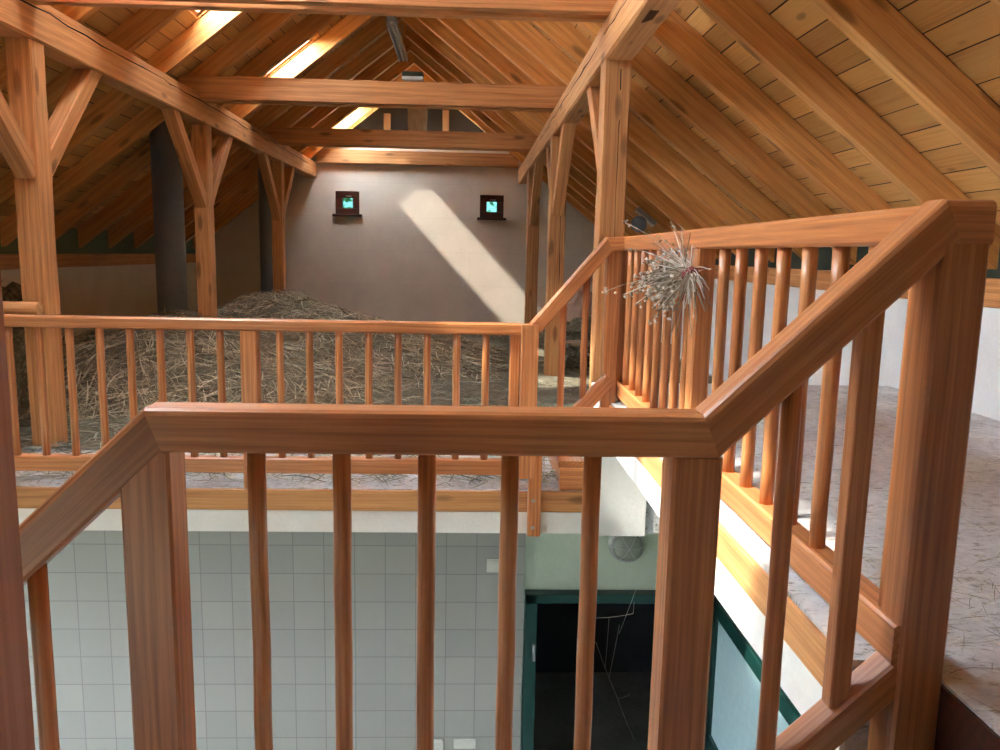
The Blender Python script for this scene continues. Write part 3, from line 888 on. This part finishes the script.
blades(320, pick_edge, STRAW, 'scattered_straw', .04, .16, .002, .06, 'bits of straw lying on the loft edge under the rear railing', 'straw', None, 14)
def pick_corner(rr):
    a = rr.gauss(0, .28); b = rr.gauss(0, .22)
    return max(1.12, 1.5 + a*.9), 1.75 + b, ZG + .012 + .05*math.exp(-(a*a+b*b)*9)*rr.random(), 0, 0
blades(900, pick_corner, HAYG, 'hay_tuft', .03, .12, .0009, .12, 'tuft of pale hay on the gallery floor right of the end post', 'hay', None, 15)

# ------------------------------------------------------------------ dried flowers on the gallery rail
bc = Vector((.845, 3.06, -.065))
t = empty('dried_flower_bunch', bc, 'bunch of dried flowers tied with red ribbon hanging on the gallery railing', 'dried flowers')
rr = random.Random(21)
def stems(n, spread, length, dirv, start, name, drop):
    vs, fs = [], []
    tips = []
    for _ in range(n):
        p = start + Vector((rr.gauss(0, .012), rr.gauss(0, .012), rr.gauss(0, .012)))
        d = (Vector(dirv) + Vector((rr.gauss(0, spread*.7), rr.gauss(0, spread), rr.gauss(0, spread)))).normalized()
        L = length*rr.uniform(.4, 1.15); w = .0019
        i = len(vs); s = d.orthogonal().normalized(); s2 = d.cross(s)
        for k in range(5):
            q = p + d*L*k/4 + Vector((0, 0, -drop*(k/4)**2*L))
            vs += [q + s*w, q - s*.5*w + s2*w, q - s*.5*w - s2*w]
        for k in range(4):
            for m in range(3): fs.append((i + 3*k + m, i + 3*k + (m+1) % 3, i + 3*k + 3 + (m+1) % 3, i + 3*k + 3 + m))
        tips.append((q, d))
    tag(from_py(name, [v - bc for v in vs], fs, TWIG, Matrix.Translation(bc), t), kind='stuff')
    return tips
tips = stems(170, .17, .50, (-.05, 1, .04), bc, 'flower_stem', .12) + stems(25, .25, .15, (-.1, .2, -1), bc + Vector((0, .30, 0)), 'flower_stem', .1)
stems(90, .30, .20, (-.2, -1, -.15), bc, 'stalk_end', .3)
stems(7, .4, .16, (-.1, .2, .9), bc + Vector((0, .05, .02)), 'loose_stalk', .1)
vs, fs = [], []
for q, d in tips:
    for _ in range(4):
        c = q - d*rr.uniform(0, .10) + Vector((rr.gauss(0, .008), rr.gauss(0, .008), rr.gauss(0, .008)))
        i = len(vs); s = rr.uniform(.005, .010)
        vs += [c + Vector(v)*s for v in ((1,0,0), (-1,0,0), (0,1,0), (0,-1,0), (0,0,1), (0,0,-1))]
        fs += [(i+a, i+b, i+e) for a, b, e in ((0,2,4), (2,1,4), (1,3,4), (3,0,4), (2,0,5), (1,2,5), (3,1,5), (0,3,5))]
tag(from_py('flower_head', [v - bc for v in vs], fs, TWIG, Matrix.Translation(bc), t), kind='stuff')
lathe('ribbon', [(.012, -.035), (.028, -.02), (.024, 0), (.03, .02), (.014, .035)], bc, (0, 1, -.2), RED, t, 14)
rod('ribbon_tail', bc, bc + Vector((-.02, .04, -.10)), .008, RED, t, 6)

# ------------------------------------------------------------------ bits stored at the right of the loft
rr = random.Random(8)
for i in range(5):
    z = ZL + .03 + i*.062
    x0 = 1.25 + rr.uniform(-.03, .03)
    b = bar('stored_board', (x0, 10.1 + .1*rr.random(), z), (x0 + 1.35, 10.1 + .1*rr.random(), z), .26, .045, W_GREY, ch=.004)
    tag(b, 'weathered board in the low stack behind the sloping rail, %s from the bottom' % ORD[i], 'board', 'boards of the low stack')
def lumpy(name, c, r, mat, label, cat, seed, noise=.18, flatb=True):
    bm = bmesh.new()
    bmesh.ops.create_icosphere(bm, subdivisions=4, radius=1)
    for v in bm.verts:
        p = v.co
        k = 1 + noise*hash2(p.x*3 + seed, p.y*3 + p.z*2.2)
        q = Vector((p.x*r[0], p.y*r[1], p.z*r[2]))*k
        if flatb and q.z < -r[2]*.8: q.z = -r[2]*.8
        v.co = q
    return tag(from_bm(name, bm, mat, Matrix.Translation((c[0], c[1], c[2] + r[2]*.8)), None, True), label, cat)
lumpy('paper_sack', (1.62, 11.6, ZL + .25), (.22, .2, .36), SACK, 'pinkish paper sack standing behind the stack of boards', 'sack', 1)
lumpy('hay_bundle', (1.75, 10.95, ZL), (.55, .35, .30), HAYBASE, 'dark hay bundle lying between the boards and the sack', 'hay bundle', 4, .25)
lumpy('hay_bundle', (1.2, 9.6, ZL), (.16, .16, .17), HAYBASE, 'small dark tuft of hay in front of the stack of boards', 'hay bundle', 9, .3)
lumpy('plastic_bundle', (2.02, 11.2, ZL), (.16, .18, .62), PLASTIC, 'tall crumpled pale plastic bundle behind the gallery corner post', 'plastic', 12, .3)

# at the left: wooden bar against the nearest post, with dark brushwood on it
b = rod('wooden_bar', (-4.85, 5.39, -.425), (-2.83, 5.39, -.42), .045, W_BEAM, None, 16, .004)
tag(b, 'round wooden bar ending in front of the nearest left post, just above the rear railing', 'bar')
def pick_br(rr):
    return -4.35 + .75*rr.random(), 6.5 + .3*rr.random(), -.66 + .26*rr.random(), 0, 0
DBR = hay_mat('dark_brushwood', [(0, srgb(36, 26, 20)), (.7, srgb(70, 52, 40)), (1, srgb(120, 98, 78))])
blades(500, pick_br, DBR, 'brushwood', .1, .35, .006, .5, 'dark bundle of brushwood at the left edge beside the nearest post', 'brushwood', None, 31)
lumpy('hay_bundle', (-3.85, 6.65, ZL), (.42, .4, .60), HAYBASE, 'dark heap of hay under the brushwood left of the nearest post', 'hay bundle', 3, .2)

# cobwebs between the near balusters
def strand(p0, p1, r, parent, sag=.01):
    vs, fs = [], []
    p0, p1 = Vector(p0), Vector(p1); n = 8
    d = (p1 - p0).normalized(); s = d.orthogonal().normalized(); s2 = d.cross(s)
    for i in range(n + 1):
        q = p0.lerp(p1, i/n) + Vector((0, 0, -sag*4*(i/n)*(1 - i/n)))
        vs += [q + s*r, q - s*.5*r + s2*r, q - s*.5*r - s2*r]
    for i in range(n):
        for m in range(3): fs.append((3*i + m, 3*i + (m+1) % 3, 3*i + 3 + (m+1) % 3, 3*i + 3 + m))
    c = vs[0].copy()
    from_py('strand', [v - c for v in vs], fs, WEB, Matrix.Translation(c), parent)
t = empty('cobweb', (.33, 1.56, -.9), 'thin cobweb threads hanging between the last baluster and the near right post', 'cobweb')
Yw = 1.56
for a, b in (((.372, -.62), (.322, -.78)), ((.262, -.745), (.350, -.735)), ((.350, -.735), (.351, -.71)), ((.275, -.80), (.325, -.925)), ((.325, -.925), (.365, -1.02)), ((.322, -.76), (.305, -.88)), ((.300, -.745), (.296, -.86)), ((.325, -.925), (.352, -.915)), ((.26, -.78), (.275, -.80))):
    strand((a[0], Yw, a[1]), (b[0], Yw, b[1]), .00042, t, .003)

# ------------------------------------------------------------------ light, sky, camera
sun = bpy.data.lights.new('sun', 'SUN'); sun.energy = 6; sun.angle = math.radians(1.6); sun.color = (1, .93, .82)
so = bpy.data.objects.new('sun', sun); COL.objects.link(so)
d = Vector((.66, .19, -.71)).normalized()
so.rotation_euler = d.to_track_quat('-Z', 'Y').to_euler()
w = bpy.data.worlds.new('sky'); SC.world = w; w.use_nodes = True
bg = w.node_tree.nodes['Background']
bg.inputs[0].default_value = (.80, .90, 1.0, 1); bg.inputs[1].default_value = 24.0

cam = bpy.data.cameras.new('camera'); co = bpy.data.objects.new('camera', cam); COL.objects.link(co)
cam.sensor_width = 36; cam.sensor_fit = 'HORIZONTAL'; cam.lens = 36*.8; cam.clip_start = .05; cam.clip_end = 300
F = 800.0
Yc = Vector((-30, 122, F)).normalized(); u = .0203
Uc = Vector((u, 1, -(-30*u + 122)/F)).normalized()
Xc = -Uc.cross(Yc) if Uc.cross(Yc).x < 0 else Uc.cross(Yc)
Xc.normalize()
right = Vector((Xc.x, Yc.x, Uc.x)); upv = Vector((Xc.y, Yc.y, Uc.y)); fwd = Vector((Xc.z, Yc.z, Uc.z))
Rm = Matrix((right, upv, -fwd)).transposed()
co.matrix_world = Rm.to_4x4()
SC.camera = co
vs_ = SC.view_settings
vs_.view_transform = 'Standard'; vs_.look = 'None'; vs_.gamma = 1; vs_.use_curve_mapping = False; vs_.exposure = 1.15
